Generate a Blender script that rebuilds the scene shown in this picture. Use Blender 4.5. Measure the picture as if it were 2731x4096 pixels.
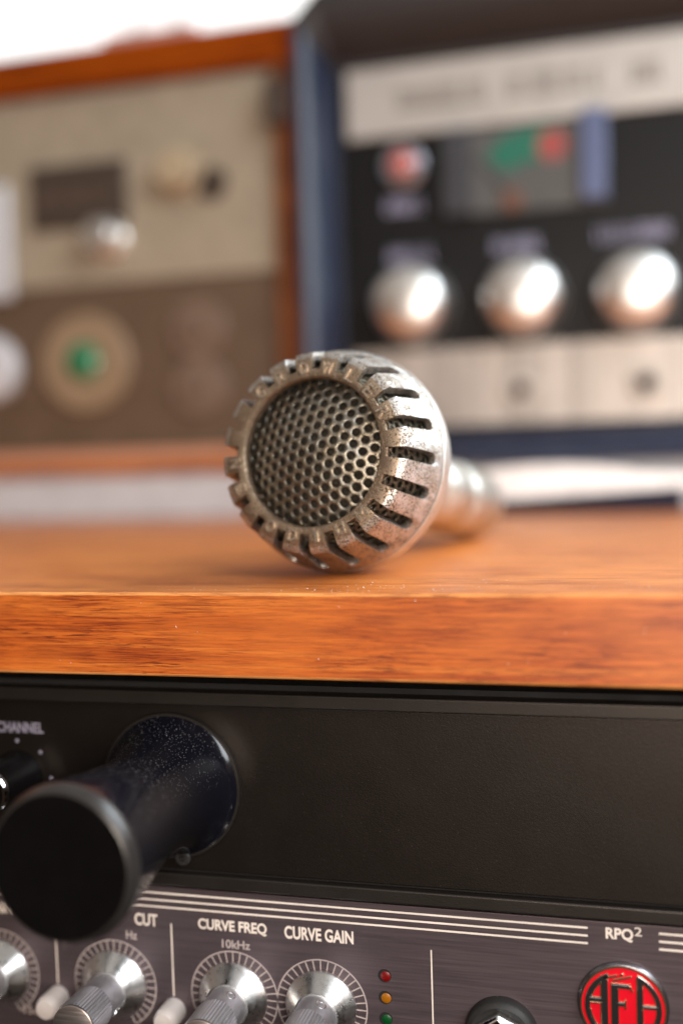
import bpy, bmesh, math, random
from mathutils import Vector, Matrix

# ------------------------------------------------------------------ set-up
for o in list(bpy.data.objects):
    bpy.data.objects.remove(o)
S = bpy.context.scene
COL = S.collection
U = 0.0009                       # one drawing unit (about 0.9 mm) in metres
rnd = random.Random(7)
PI = math.pi

# camera: (origin of the drawing = middle of the shelf's front top edge, x along it, y away, z up)
CAM = Vector((66.374, -243.723, 31.841))
cam_d = bpy.data.cameras.new('camera')
cam = bpy.data.objects.new('camera', cam_d)
COL.objects.link(cam)
cr = Vector((0.96544618, 0.25874803, -0.03103425))
cu = Vector((0.01699591, 0.05631682, 0.99826828))
cf = Vector((-0.2600477, 0.96430175, -0.0499732))
M = Matrix(((cr.x, cu.x, -cf.x), (cr.y, cu.y, -cf.y), (cr.z, cu.z, -cf.z)))
cam.matrix_world = Matrix.Translation(CAM * U) @ M.to_4x4()
cam_d.sensor_fit = 'VERTICAL'
cam_d.sensor_height = 36.0
cam_d.sensor_width = 24.0
cam_d.lens = 4300 / 4096 * 36.0
cam_d.clip_start = 0.005
cam_d.clip_end = 50
cam_d.dof.use_dof = True
cam_d.dof.focus_distance = 266.5 * U
cam_d.dof.aperture_fstop = 3.6
cam_d.dof.aperture_blades = 0
S.camera = cam

# world: the dim, warm room around the desk
W = bpy.data.worlds.new('World')
S.world = W
W.use_nodes = True
wn, wl = W.node_tree.nodes, W.node_tree.links
wn.clear()
w_out = wn.new('ShaderNodeOutputWorld')
w_bg = wn.new('ShaderNodeBackground')
w_tc = wn.new('ShaderNodeTexCoord')
w_sep = wn.new('ShaderNodeSeparateXYZ')
w_ramp = wn.new('ShaderNodeValToRGB')
w_map = wn.new('ShaderNodeMapRange')
w_noise = wn.new('ShaderNodeTexNoise')
w_mix = wn.new('ShaderNodeMix')
w_mix.data_type = 'RGBA'
w_mix.blend_type = 'MULTIPLY'
w_mix.inputs[0].default_value = 0.9
w_nr = wn.new('ShaderNodeValToRGB')
w_nr.color_ramp.elements[0].position = 0.38
w_nr.color_ramp.elements[0].color = (0.25, 0.24, 0.23, 1)
w_nr.color_ramp.elements[1].position = 0.62
w_nr.color_ramp.elements[1].color = (1.7, 1.65, 1.6, 1)
w_noise.inputs['Scale'].default_value = 2.3
w_noise.inputs['Detail'].default_value = 1.0
wl.new(w_tc.outputs['Generated'], w_sep.inputs[0])
wl.new(w_tc.outputs['Generated'], w_noise.inputs['Vector'])
wl.new(w_sep.outputs['Z'], w_map.inputs[0])
w_map.inputs[1].default_value = -1
w_map.inputs[2].default_value = 1
wl.new(w_map.outputs[0], w_ramp.inputs[0])
e = w_ramp.color_ramp.elements
e[0].position = 0.46
e[0].color = (0.022, 0.015, 0.011, 1)
e[1].position = 0.85
e[1].color = (0.50, 0.48, 0.46, 1)
m_ = e.new(0.63)
m_.color = (0.40, 0.30, 0.225, 1)
wl.new(w_noise.outputs['Fac'], w_nr.inputs[0])
wl.new(w_ramp.outputs[0], w_mix.inputs[6])
wl.new(w_nr.outputs[0], w_mix.inputs[7])
wl.new(w_mix.outputs[2], w_bg.inputs['Color'])
w_bg.inputs['Strength'].default_value = 0.68
wl.new(w_bg.outputs[0], w_out.inputs['Surface'])


def area(name, loc, target, sx, sy, power, color):
    d = bpy.data.lights.new(name, 'AREA')
    d.shape = 'RECTANGLE'
    d.size, d.size_y = sx, sy
    d.energy = power
    d.color = color
    o = bpy.data.objects.new(name, d)
    COL.objects.link(o)
    o.location = loc
    o.rotation_euler = (Vector(target) - Vector(loc)).to_track_quat('-Z', 'Y').to_euler()
    return o


area('window_light', (0.62, 0.46, 0.54), (0.0, 0.05, 0.02), 0.75, 0.80, 19.0, (0.82, 0.93, 1.0))
area('side_window_light', (0.66, -0.44, 0.50), (0.02, 0.06, -0.03), 0.6, 0.5, 9.5, (0.91, 0.96, 1.0))
area('warm_fill_light', (0.26, -0.98, 0.08), (0.02, 0.0, -0.03), 0.3, 0.3, 7.0, (1.0, 0.88, 0.77))  # added warm fill, placed for the sheen on the front panels

S.view_settings.view_transform = 'Standard'
S.view_settings.look = 'None'
S.view_settings.exposure = 0.12
S.view_settings.gamma = 1.0
S.view_settings.use_curve_mapping = False
S.cycles.use_denoising = True
S.cycles.max_bounces = 8
S.cycles.sample_clamp_indirect = 6.0

# ------------------------------------------------------------------ materials


class MatB:
    """a small builder around a Principled material"""

    def __init__(self, name, color=(0.5, 0.5, 0.5), rough=0.5, metal=0.0, **kw):
        self.m = bpy.data.materials.new(name)
        self.m.use_nodes = True
        self.n, self.l = self.m.node_tree.nodes, self.m.node_tree.links
        self.p = self.n['Principled BSDF']
        self.p.inputs['Base Color'].default_value = (*color, 1)
        self.p.inputs['Roughness'].default_value = rough
        self.p.inputs['Metallic'].default_value = metal
        for k, v in kw.items():
            self.p.inputs[k.replace('_', ' ')].default_value = v
        self.tc = None

    def coord(self, scale=(1, 1, 1), rot=(0, 0, 0)):
        if self.tc is None:
            self.tc = self.n.new('ShaderNodeTexCoord')
        mp = self.n.new('ShaderNodeMapping')
        mp.inputs['Scale'].default_value = scale
        mp.inputs['Rotation'].default_value = rot
        self.l.new(self.tc.outputs['Object'], mp.inputs[0])
        return mp.outputs[0]

    def noise(self, vec, scale, detail=3, rough=0.55, dist=0.0):
        t = self.n.new('ShaderNodeTexNoise')
        t.inputs['Scale'].default_value = scale
        t.inputs['Detail'].default_value = detail
        t.inputs['Roughness'].default_value = rough
        t.inputs['Distortion'].default_value = dist
        self.l.new(vec, t.inputs['Vector'])
        return t.outputs['Fac']

    def voro(self, vec, scale, rand=1.0):
        t = self.n.new('ShaderNodeTexVoronoi')
        t.inputs['Scale'].default_value = scale
        t.inputs['Randomness'].default_value = rand
        self.l.new(vec, t.inputs['Vector'])
        return t.outputs['Distance']

    def ramp(self, fac, stops):
        r = self.n.new('ShaderNodeValToRGB')
        el = r.color_ramp.elements
        while len(el) < len(stops):
            el.new(0.5)
        for i, (pos, c) in enumerate(stops):
            el[i].position = pos
            el[i].color = (*c, 1) if len(c) == 3 else c
        self.l.new(fac, r.inputs[0])
        return r.outputs[0]

    def rng(self, fac, a, b, c, d):
        r = self.n.new('ShaderNodeMapRange')
        for i, v in enumerate((a, b, c, d)):
            r.inputs[i + 1].default_value = v
        self.l.new(fac, r.inputs[0])
        return r.outputs[0]

    def mix(self, fac, a, b, blend='MIX'):
        x = self.n.new('ShaderNodeMix')
        x.data_type = 'RGBA'
        x.blend_type = blend
        if isinstance(fac, float):
            x.inputs[0].default_value = fac
        else:
            self.l.new(fac, x.inputs[0])
        for i, v in ((6, a), (7, b)):
            if isinstance(v, tuple):
                x.inputs[i].default_value = (*v, 1)
            else:
                self.l.new(v, x.inputs[i])
        return x.outputs[2]

    def math(self, op, a, b):
        x = self.n.new('ShaderNodeMath')
        x.operation = op
        for i, v in enumerate((a, b)):
            if isinstance(v, (int, float)):
                x.inputs[i].default_value = v
            else:
                self.l.new(v, x.inputs[i])
        return x.outputs[0]

    def set(self, name, sock):
        self.l.new(sock, self.p.inputs[name])

    def bump(self, h, strength=0.3, dist=0.0002):
        b = self.n.new('ShaderNodeBump')
        b.inputs['Strength'].default_value = strength
        b.inputs['Distance'].default_value = dist
        self.l.new(h, b.inputs['Height'])
        self.l.new(b.outputs[0], self.p.inputs['Normal'])


MM = 1.0 / U                       # noise scales below are per drawing unit


def wood(name, dark, mid, light, rough=0.38, sc=1.0, along='x', coat=0.0, spec=0.4):
    b = MatB(name, mid, rough)
    k = {'x': (0.075, 1, 1), 'y': (1, 0.075, 1), 'z': (1, 1, 0.075)}[along]
    v = b.coord(k)
    k2 = {'x': (0.02, 1, 1), 'y': (1, 0.02, 1), 'z': (1, 1, 0.02)}[along]
    v2 = b.coord(k2)
    k3 = {'x': (0.042, 1, 1), 'y': (1, 0.042, 1), 'z': (1, 1, 0.042)}[along]
    v3 = b.coord(k3)
    big = b.noise(v2, 0.30 * MM * sc, 4, 0.62, 0.8)
    fine = b.noise(v3, 1.5 * MM * sc, 5, 0.7, 0.5)
    pore = b.noise(v3, 3.3 * MM * sc, 2, 0.6, 0.5)
    c = b.ramp(big, [(0.38, dark), (0.5, mid), (0.62, light)])
    c = b.mix(b.rng(fine, 0.36, 0.57, 0.95, 0.0), c, (dark[0] * 0.50, dark[1] * 0.36, dark[2] * 0.4))
    patch = b.noise(b.coord((0.35, 1, 1)), 0.07 * MM * sc, 2)
    c = b.mix(b.rng(patch, 0.4, 0.65, 0.0, 0.40), c, tuple(x * 1.12 for x in light))
    pm = b.rng(pore, 0.55, 0.63, 0.0, 0.95)
    pm = b.math('MULTIPLY', pm, b.rng(patch, 0.36, 0.60, 1.0, 0.25))
    c = b.mix(pm, c, (dark[0] * 0.30, dark[1] * 0.22, dark[2] * 0.3))
    b.set('Base Color', c)
    b.set('Roughness', b.rng(fine, 0.3, 0.7, rough + 0.08, rough - 0.04))
    b.bump(b.math('SUBTRACT', b.math('MULTIPLY', fine, 0.4), pm), 0.14, 0.00008)
    b.p.inputs['Coat Weight'].default_value = coat
    b.p.inputs['Coat Roughness'].default_value = 0.3
    b.p.inputs['Specular IOR Level'].default_value = spec
    return b.m


M_CASELIP = wood('case_lip_wood', (0.32, 0.085, 0.008), (0.42, 0.12, 0.012), (0.50, 0.15, 0.018), 0.6, 0.4, spec=0.1)
M_EDGE = wood('worn_highlit_shelf_edge', (0.60, 0.20, 0.05), (0.74, 0.28, 0.07), (0.82, 0.36, 0.11), 0.4)  # worn edge wood, paler still to carry the highlight line
M_TOPWOOD = wood('shelf_top_sheen_wood', (0.48, 0.120, 0.018), (0.63, 0.180, 0.030), (0.72, 0.250, 0.052), 0.40, coat=0.28)  # same shelf wood, paler and yellower to carry the sheen on top
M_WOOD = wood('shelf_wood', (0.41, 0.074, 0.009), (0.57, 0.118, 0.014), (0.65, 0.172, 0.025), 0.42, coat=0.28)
M_CASEWOOD = wood('case_wood', (0.19, 0.032, 0.0005), (0.25, 0.043, 0.0006), (0.29, 0.054, 0.001), 0.7, 0.4, spec=0.08)
M_CASEWOODZ = wood('case_wood_upright', (0.10, 0.032, 0.012), (0.17, 0.055, 0.018), (0.22, 0.075, 0.026), 0.6, 0.4, 'z', spec=0.1)


def pitted(name, base, pit, amount, rough, warm=None, scale=1.0):
    b = MatB(name, base, rough, 1.0)
    v = b.coord()
    n1 = b.noise(v, 1.9 * MM * scale, 3, 0.6)
    n2 = b.noise(v, 0.22 * MM, 3, 0.6)
    n3 = b.noise(v, 3.6 * MM * scale, 2, 0.5)
    th = b.math('ADD', n1, b.rng(n2, 0.35, 0.65, -0.06, 0.06))
    mask = b.rng(th, amount, amount + 0.11, 0.0, 1.0)
    c = b.mix(b.rng(n2, 0.35, 0.65, 0.0, 1.0), base, warm or base)
    c = b.mix(b.rng(n3, 0.35, 0.65, 0.25, 0.0), c, tuple(x * 0.5 for x in base))
    c = b.mix(mask, c, pit)
    b.set('Base Color', c)
    b.set('Roughness', b.math('ADD', b.rng(n3, 0.3, 0.7, rough - 0.06, rough + 0.08), b.math('MULTIPLY', mask, 0.3)))
    b.set('Metallic', b.rng(mask, 0, 1, 1.0, 0.45))
    b.bump(b.math('SUBTRACT', b.math('MULTIPLY', n3, 0.6), b.math('MULTIPLY', mask, 0.9)), 0.8, 0.00012)
    return b.m


M_TARN = pitted('tarnished_cast_metal', (0.34, 0.26, 0.19), (0.10, 0.065, 0.04), 0.53, 0.40, (0.44, 0.33, 0.23))
M_LETTER = pitted('worn_letter_metal', (0.86, 0.79, 0.70), (0.4, 0.3, 0.2), 0.68, 0.26)
M_CAST = pitted('worn_cast_metal', (0.60, 0.58, 0.56), (0.085, 0.06, 0.04), 0.505, 0.30, (0.52, 0.43, 0.35), 1.15)
M_CASTREAR = pitted('worn_cast_metal_rear', (0.70, 0.69, 0.66), (0.24, 0.19, 0.14), 0.60, 0.38, (0.66, 0.60, 0.53))
M_GRIME = pitted('grimy_mesh_metal', (0.20, 0.18, 0.14), (0.06, 0.05, 0.03), 0.52, 0.5)
M_GRILLE = pitted('grille_metal', (0.30, 0.285, 0.25), (0.09, 0.065, 0.04), 0.60, 0.38, (0.33, 0.27, 0.19))
M_HANDLE = pitted('handle_metal', (0.62, 0.59, 0.53), (0.3, 0.24, 0.18), 0.66, 0.34)


def foam():
    b = MatB('grille_foam', (0.02, 0.015, 0.01), 0.95)
    v = b.coord()
    n = b.noise(v, 2.6 * MM, 2, 0.6)
    b.set('Base Color', b.ramp(n, [(0.45, (0.008, 0.006, 0.004)), (0.66, (0.06, 0.048, 0.03)), (0.76, (0.16, 0.14, 0.10))]))
    b.bump(n, 0.6, 0.0004)
    return b.m


M_FOAM = foam()


def paint(name, col, rough, grain=1.6, strength=0.25, speck=0.0, metal=0.0, spec=0.5, tint=None, vary=1.0):
    b = MatB(name, col, rough, metal)
    if tint:
        b.p.inputs['Specular Tint'].default_value = (*tint, 1)
    b.p.inputs['Specular IOR Level'].default_value = spec
    v = b.coord()
    n = b.noise(v, grain * MM, 2, 0.6)
    n2 = b.noise(v, 0.09 * MM, 3, 0.6)
    c = b.mix(b.rng(n2, 0.35, 0.65, 0.0, 0.5), col, tuple(x * 1.35 for x in col))
    if speck:
        d = b.voro(v, 0.42 * MM)
        c = b.mix(b.rng(d, 0.05, 0.085, speck, 0.0), c, (0.35, 0.32, 0.28))
    b.set('Base Color', c)
    b.set('Roughness', b.rng(n2, 0.3, 0.7, rough - 0.05 * vary, rough + 0.07 * vary))
    b.bump(n, strength, 0.00012)
    return b.m


M_BLACKPANEL = paint('black_powder_coat', (0.0032, 0.0022, 0.0016), 0.40, 2.8, 0.26, 0.05, spec=0.50, tint=(1.0, 0.85, 0.76), vary=0.2)
M_LIP = paint('black_rail_paint', (0.009, 0.0075, 0.0065), 0.40, 3.0, 0.3, 0.1, spec=0.6, tint=(1.0, 0.88, 0.80), vary=0.3)
M_DARK = paint('dark_gap', (0.006, 0.005, 0.005), 0.8)
M_BLACK = paint('black_gloss_plastic', (0.004, 0.0035, 0.0035), 0.18, 0.8, 0.05, spec=0.25)
M_RUBBER = paint('black_rubber', (0.014, 0.013, 0.012), 0.55, 1.6, 0.4, 0.5)


def dusty():
    b = MatB('dusty_black_knob', (0.005, 0.005, 0.008), 0.14)
    v = b.coord()
    d = b.voro(v, 1.7 * MM)
    d2 = b.voro(v, 0.75 * MM)
    n = b.noise(v, 0.12 * MM, 2)
    m = b.math('MAXIMUM', b.rng(d, 0.10, 0.22, 0.65, 0.0), b.rng(d2, 0.07, 0.14, 0.85, 0.0))
    nm = b.n.new('ShaderNodeNewGeometry')
    sp = b.n.new('ShaderNodeSeparateXYZ')
    b.l.new(nm.outputs['Normal'], sp.inputs[0])
    m = b.math('MULTIPLY', m, b.rng(sp.outputs['Z'], 0.1, 0.75, 0.04, 1.0))   # dust settles on upward faces
    m = b.math('MULTIPLY', m, b.rng(n, 0.35, 0.6, 0.35, 1.0))
    b.set('Base Color', b.mix(m, (0.005, 0.005, 0.008), (0.30, 0.28, 0.28)))
    b.set('Roughness', b.rng(m, 0, 1, 0.14, 0.9))
    return b.m


M_DUSTY = dusty()


def brushed(name, col, rough, metal, axis=(0.02, 1, 1), amt=0.35, grain=2.2):
    b = MatB(name, col, rough, metal)
    v = b.coord(axis)
    n = b.noise(v, grain * MM, 3, 0.7)
    n2 = b.noise(b.coord(), 0.05 * MM, 2)
    c = b.mix(b.rng(n, 0.3, 0.7, 0.0, 1.0), tuple(x * (1 - amt) for x in col), tuple(x * (1 + amt) for x in col))
    c = b.mix(b.rng(n2, 0.35, 0.65, 0.0, 0.35), c, tuple(x * 0.7 for x in col))
    b.set('Base Color', c)
    b.set('Roughness', b.rng(n, 0.3, 0.7, rough - 0.06, rough + 0.08))
    b.bump(n, 0.12, 0.00006)
    return b.m


M_ANOD = brushed('brown_brushed_aluminium', (0.112, 0.083, 0.090), 0.43, 0.55, amt=0.18)
M_ALU = brushed('spun_aluminium', (0.90, 0.89, 0.87), 0.30, 1.0, (1, 1, 1), 0.01, 0.6)
M_ALUDARK = brushed('knurled_aluminium', (0.74, 0.77, 0.82), 0.42, 1.0, (1, 1, 1), 0.04, 0.6)
M_ALUFACE = brushed('turned_aluminium_face', (0.42, 0.37, 0.35), 0.36, 0.9, (0.05, 1, 1), 0.08, 1.4)
M_CHROME = MatB('chrome', (0.85, 0.85, 0.86), 0.08, 1.0).m
M_SATINKNOB = MatB('satin_nickel', (0.88, 0.87, 0.85), 0.36, 1.0).m
M_PRINT = paint('cream_silkscreen', (0.74, 0.64, 0.56), 0.5, 2.0, 0.1)
M_PRINTDIM = paint('grey_silkscreen', (0.42, 0.35, 0.33), 0.5, 2.0, 0.1)
M_PRINTBLUE = paint('violet_grey_silkscreen', (0.34, 0.325, 0.46), 0.5, 2.0, 0.1)
M_PRINTFAINT = paint('faint_grey_silkscreen', (0.22, 0.20, 0.25), 0.5, 2.0, 0.1)
M_WHITEBTN = paint('white_button_plastic', (0.58, 0.52, 0.49), 0.35, 1.0, 0.05)
M_RED = MatB('red_enamel', (0.70, 0.008, 0.020), 0.16, Coat_Weight=0.6).m
M_BADGEMETAL = MatB('dark_badge_metal', (0.30, 0.30, 0.33), 0.25, 1.0).m
M_GOLD = MatB('pale_gold_edge', (0.86, 0.60, 0.40), 0.25, 1.0).m
M_LEDR = MatB('red_lens', (0.16, 0.001, 0.001), 0.35).m
M_LEDA = MatB('amber_lens', (0.32, 0.105, 0.001), 0.35).m
M_LEDG = MatB('green_lens', (0.001, 0.06, 0.012), 0.35).m
M_BEIGE = paint('beige_panel_paint', (0.275, 0.228, 0.166), 0.55, 0.9, 0.1)
M_BROWNP = paint('brown_panel_paint', (0.095, 0.058, 0.034), 0.55, 0.9, 0.1)
M_BEIGEKNOB = paint('beige_knob_plastic', (0.33, 0.255, 0.165), 0.5, 0.9, 0.1)
M_DIAL = paint('tan_dial_face', (0.24, 0.165, 0.10), 0.5, 0.9, 0.1)
M_LEDGE = paint('pale_wood_ledge', (0.46, 0.22, 0.13), 0.45, 0.9, 0.1)
M_BROWNDARK = paint('dark_brown_plastic_and_shadow', (0.045, 0.030, 0.022), 0.45, 0.9, 0.1)  # brown plastic parts, also the painted shadow of the beige knob
M_SWITCH = paint('brown_switch_plastic', (0.145, 0.095, 0.066), 0.45, 0.9, 0.1)
M_GREENGLASS = MatB('green_glass', (0.02, 0.17, 0.075), 0.15, Coat_Weight=0.5).m
M_NAVY = paint('navy_case_reflection', (0.016, 0.022, 0.045), 0.34, 0.7, 0.2)  # blue window reflection on the case put into the base colour
M_CASEBACK = paint('black_case_cloth', (0.020, 0.016, 0.016), 0.6, 0.7, 0.2)
M_FACE = paint('black_meter_panel', (0.005, 0.005, 0.0055), 0.45, 0.7, 0.1, spec=0.2)
M_SILVER = brushed('silver_panel_strip', (0.50, 0.47, 0.44), 0.42, 0.35, (0.05, 1, 1), 0.05, 0.8)
M_JACK = paint('dull_jack_metal', (0.46, 0.42, 0.37), 0.5, 0.9, 0.05)
M_RIB = brushed('ribbed_silver_strip', (0.45, 0.41, 0.375), 0.42, 0.4, (1, 1, 0.01), 0.42, 0.13)
M_METERGREY = paint('grey_meter_face', (0.070, 0.070, 0.068), 0.4, 0.9, 0.05)
M_METERGREEN = MatB('green_meter_zone', (0.008, 0.13, 0.085), 0.4).m
M_METERRED = MatB('red_meter_zone', (0.32, 0.06, 0.055), 0.4).m
M_BEZEL = MatB('bezel_blue_reflection', (0.12, 0.15, 0.27), 0.3, 0.3).m  # blue stands in for what this side of the bezel reflects
M_JEWELRING = MatB('blue_grey_metal_ring', (0.55, 0.57, 0.66), 0.3, 1.0).m
M_RIM = MatB('black_rim_highlight', (0.035, 0.031, 0.029), 0.30, 0.35).m  # paler metallic tone stands in for the chamfer's bright reflection
M_JEWEL = MatB('red_jewel', (0.45, 0.10, 0.08), 0.1, Coat_Weight=0.8).m
M_PLINTH = paint('pale_grey_board', (0.46, 0.46, 0.48), 0.5, 0.9, 0.1)
M_WHITE = paint('white_gap_tone', (0.86, 0.87, 0.87), 0.4, 0.9, 0.05)
M_NAVYDEEP = paint('navy_underside', (0.010, 0.012, 0.03), 0.8, 0.9, 0.1)
M_FRAME = paint('pale_window_frame', (0.80, 0.80, 0.80), 0.5, 0.3, 0.05)
M_BRICK = paint('pinkish_box_card', (0.50, 0.26, 0.22), 0.7, 0.3, 0.1)
M_TEXTDARK = paint('dark_grey_print', (0.14, 0.12, 0.10), 0.5, 0.9, 0.05)
M_FLECK = paint('pale_dust', (0.75, 0.70, 0.66), 0.9, 2.0, 0.1)


def emis(name, col, s):
    m = bpy.data.materials.new(name)
    m.use_nodes = True
    n = m.node_tree.nodes
    n.clear()
    o = n.new('ShaderNodeOutputMaterial')
    em = n.new('ShaderNodeEmission')
    em.inputs[0].default_value = (*col, 1)
    em.inputs[1].default_value = s
    m.node_tree.links.new(em.outputs[0], o.inputs[0])
    return m


M_DAY = emis('bright_daylight_pane', (1.0, 0.99, 0.97), 1.5)

# ------------------------------------------------------------------ helpers


def thing(name, label, cat, loc, group=None):
    o = bpy.data.objects.new(name, None)
    COL.objects.link(o)
    o.location = Vector(loc) * U
    o.empty_display_size = 0.01
    o['label'] = label
    o['category'] = cat
    if group:
        o['group'] = group
    return o


def origin(o):
    v = Vector((0, 0, 0))
    while o is not None:
        v += o.location
        o = o.parent
    return v / U


def part(name, bm, mat, parent=None, smooth=35, bevel=0.0, label=None, recalc=True):
    """link the bmesh (drawing units, scene space) as ONE mesh object"""
    if recalc:
        bmesh.ops.recalc_face_normals(bm, faces=bm.faces)
    off = origin(parent)
    for v in bm.verts:
        v.co = (v.co - off) * U
    me = bpy.data.meshes.new(name)
    bm.to_mesh(me)
    bm.free()
    me.materials.append(mat)
    if smooth:
        for p in me.polygons:
            p.use_smooth = True
        me.set_sharp_from_angle(angle=math.radians(smooth))
    o = bpy.data.objects.new(name, me)
    COL.objects.link(o)
    o.parent = parent
    if bevel:
        b = o.modifiers.new('bevel', 'BEVEL')
        b.width = bevel * U
        b.segments = 3
        b.limit_method = 'ANGLE'
        b.angle_limit = math.radians(40)
    if label:
        o['label'] = label
    return o


def tag(o, label, cat, group=None, kind=None):
    o['label'] = label
    if cat:
        o['category'] = cat
    if group:
        o['group'] = group
    if kind:
        o['kind'] = kind
    return o


def box(bm, x0, x1, y0, y1, z0, z1):
    vs = [bm.verts.new((x, y, z)) for x in (x0, x1) for y in (y0, y1) for z in (z0, z1)]
    for f in ((0, 1, 3, 2), (4, 6, 7, 5), (0, 4, 5, 1), (2, 3, 7, 6), (0, 2, 6, 4), (1, 5, 7, 3)):
        bm.faces.new([vs[i] for i in f])


def newbox(*a):
    bm = bmesh.new()
    box(bm, *a)
    return bm


def lathe(bm, prof, c, seg=48, axis='y', close0=True, close1=True, ripple=None):
    """prof: (position along the axis, radius); c: centre in the other two coordinates"""
    rings = []
    for i, (a, r) in enumerate(prof):
        ring = []
        for k in range(seg):
            t = 2 * PI * k / seg
            rr = r
            if ripple and ripple[0] <= i <= ripple[1]:
                rr = r - (ripple[2] if k % 2 else 0)
            ring.append(bm.verts.new((c[0] + rr * math.cos(t), a, c[1] + rr * math.sin(t))))
        rings.append(ring)
    for q in range(len(rings) - 1):
        for k in range(seg):
            k2 = (k + 1) % seg
            bm.faces.new((rings[q][k], rings[q][k2], rings[q + 1][k2], rings[q + 1][k]))
    if close0:
        bm.faces.new(rings[0])
    if close1:
        bm.faces.new(rings[-1])
    return rings


def turned(prof, c, seg=48, **kw):
    bm = bmesh.new()
    lathe(bm, prof, c, seg, **kw)
    return bm


def text_mesh(s, w, h, bold=0.02, extrude=0.03):
    """glyph outlines scaled to w x h, in the xz plane facing -y, lower left corner at 0,0"""
    cu_ = bpy.data.curves.new('glyphs', 'FONT')
    cu_.body = s
    cu_.size = 1.0
    cu_.offset = bold
    cu_.resolution_u = 6
    cu_.extrude = 0.01
    ob = bpy.data.objects.new('glyphs', cu_)
    COL.objects.link(ob)
    dg = bpy.context.evaluated_depsgraph_get()
    me = bpy.data.meshes.new_from_object(ob.evaluated_get(dg))
    bpy.data.objects.remove(ob)
    bpy.data.curves.remove(cu_)
    xs = [v.co.x for v in me.vertices]
    ys = [v.co.y for v in me.vertices]
    x0, x1, y0, y1 = min(xs), max(xs), min(ys), max(ys)
    for v in me.vertices:
        v.co = ((v.co.x - x0) / (x1 - x0) * w, -extrude if v.co.z > 0 else 0.0, (v.co.y - y0) / (y1 - y0) * h)
    return me


def add_text(bm, s, x, y, z, w, h, bold=0.02):
    me = text_mesh(s, w, h, bold)
    me.transform(Matrix.Translation((x, y, z)))
    bm.from_mesh(me)
    bpy.data.meshes.remove(me)


def at(x, z, Y, Y0=330.0):
    """a point of the y=Y0 plane moved along its line of sight to y=Y (both machines were surveyed on one plane)"""
    k = (Y - CAM.y) / (Y0 - CAM.y)
    return CAM.x + (x - CAM.x) * k, CAM.z + (z - CAM.z) * k


# ------------------------------------------------------------------ the shelf
bm = bmesh.new()
box(bm, -480, 330, 0, 600, -21, 0)
shelf = part('wooden_shelf', bm, M_WOOD, None, bevel=0.75)
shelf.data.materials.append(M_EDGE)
shelf.data.materials.append(M_TOPWOOD)
for p_ in shelf.data.polygons:
    if p_.normal.z > 0.9:
        p_.material_index = 2
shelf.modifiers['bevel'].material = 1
tag(shelf, 'orange-brown wooden shelf board with a straight front edge under the microphone', 'shelf')

bm = bmesh.new()
for i in range(170):
    x = rnd.uniform(-60, 72) if i % 3 else rnd.uniform(-5, 60)
    y = abs(rnd.gauss(0, 12)) + 1.2
    s = rnd.uniform(0.04, 0.12) * (1.9 if rnd.random() < 0.07 else 1)
    mt = Matrix.Translation((x, y, 0.03 + s * 0.3)) @ Matrix.Rotation(rnd.uniform(0, 6), 4, 'Z') @ Matrix.Diagonal((s * rnd.uniform(1, 2.2), s, s * 0.5, 1))
    bmesh.ops.create_icosphere(bm, subdivisions=1, radius=1.0, matrix=mt)
for i in range(14):
    x, z = rnd.uniform(-75, 70), rnd.uniform(-18, -1.5)
    s = rnd.uniform(0.05, 0.12)
    mt = Matrix.Translation((x, -0.05, z)) @ Matrix.Rotation(rnd.uniform(0, 6), 4, 'Y') @ Matrix.Diagonal((s * rnd.uniform(1, 7), 0.05, s * 0.7, 1))
    bmesh.ops.create_icosphere(bm, subdivisions=1, radius=1.0, matrix=mt)
tag(part('dust', bm, M_FLECK, None), 'pale flecks of dust along the front edge of the wooden shelf', None, kind='stuff')

# ------------------------------------------------------------------ the microphone
mic = thing('microphone', 'worn silver bullet microphone with slotted head lying on the wooden shelf', 'microphone', (0, 44, 0))
YAW, PIT = math.radians(-9.5), math.radians(8.7)
AX = Vector((math.sin(YAW) * math.cos(PIT), -math.cos(YAW) * math.cos(PIT), math.sin(PIT)))     # towards the front
E1 = (-AX).cross(Vector((0, 0, 1))).normalized()
E2 = E1.cross(-AX).normalized()
A0 = 18.0
MH = Vector((-11.7, 44.2, 31.16))           # centre of the widest section


def mp(a, r, ang):
    t = math.radians(ang)
    return MH + AX * (A0 - a) + (E1 * math.cos(t) + E2 * math.sin(t)) * r


# front cap with 20 slots
tooth_cols = [3.4, 4.0, 5.4, 7.2, 9.0, 10.8, 12.6, 14.0, 14.6]
slot_cols = [-2.7, -1.5, 0.0, 1.5, 2.7]
rows = [(3.2, 19.7), (0.9, 19.7), (0.35, 20.1), (0.2, 20.9), (0.15, 21.9), (0.35, 25.1), (1.5, 26.8), (4.5, 27.5), (8, 28.3), (12.2, 29.35), (15.4, 30.4), (16.6, 30.75), (16.95, 30.78), (17.1, 30.4)]
ROW_S, ROW_E = 4, 9
TARN_ROWS = 5
SLOT0 = -2.0
bm = bmesh.new()
cols = []
for k in range(20):
    base = SLOT0 + 18 * k
    for d in tooth_cols:
        cols.append((base + d, False, 0))
    for d in slot_cols:
        cols.append((base + 18 + d, True, d))
grid = []
for (ang, isl, d) in cols:
    line = []
    for i, (a, r) in enumerate(rows):
        if i == ROW_E and isl:
            a = a + 1.9 * math.sqrt(max(0, 1 - (d / 3.4) ** 2))
            r = 29.35 + (a - 12.2) * 0.28
        jit = 0.05 * math.sin(ang * 0.9 + i) + 0.04 * math.sin(ang * 2.3 + 2 * i)
        line.append(bm.verts.new(mp(a, r + jit, ang)))
    grid.append(line)
n = len(cols)
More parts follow.
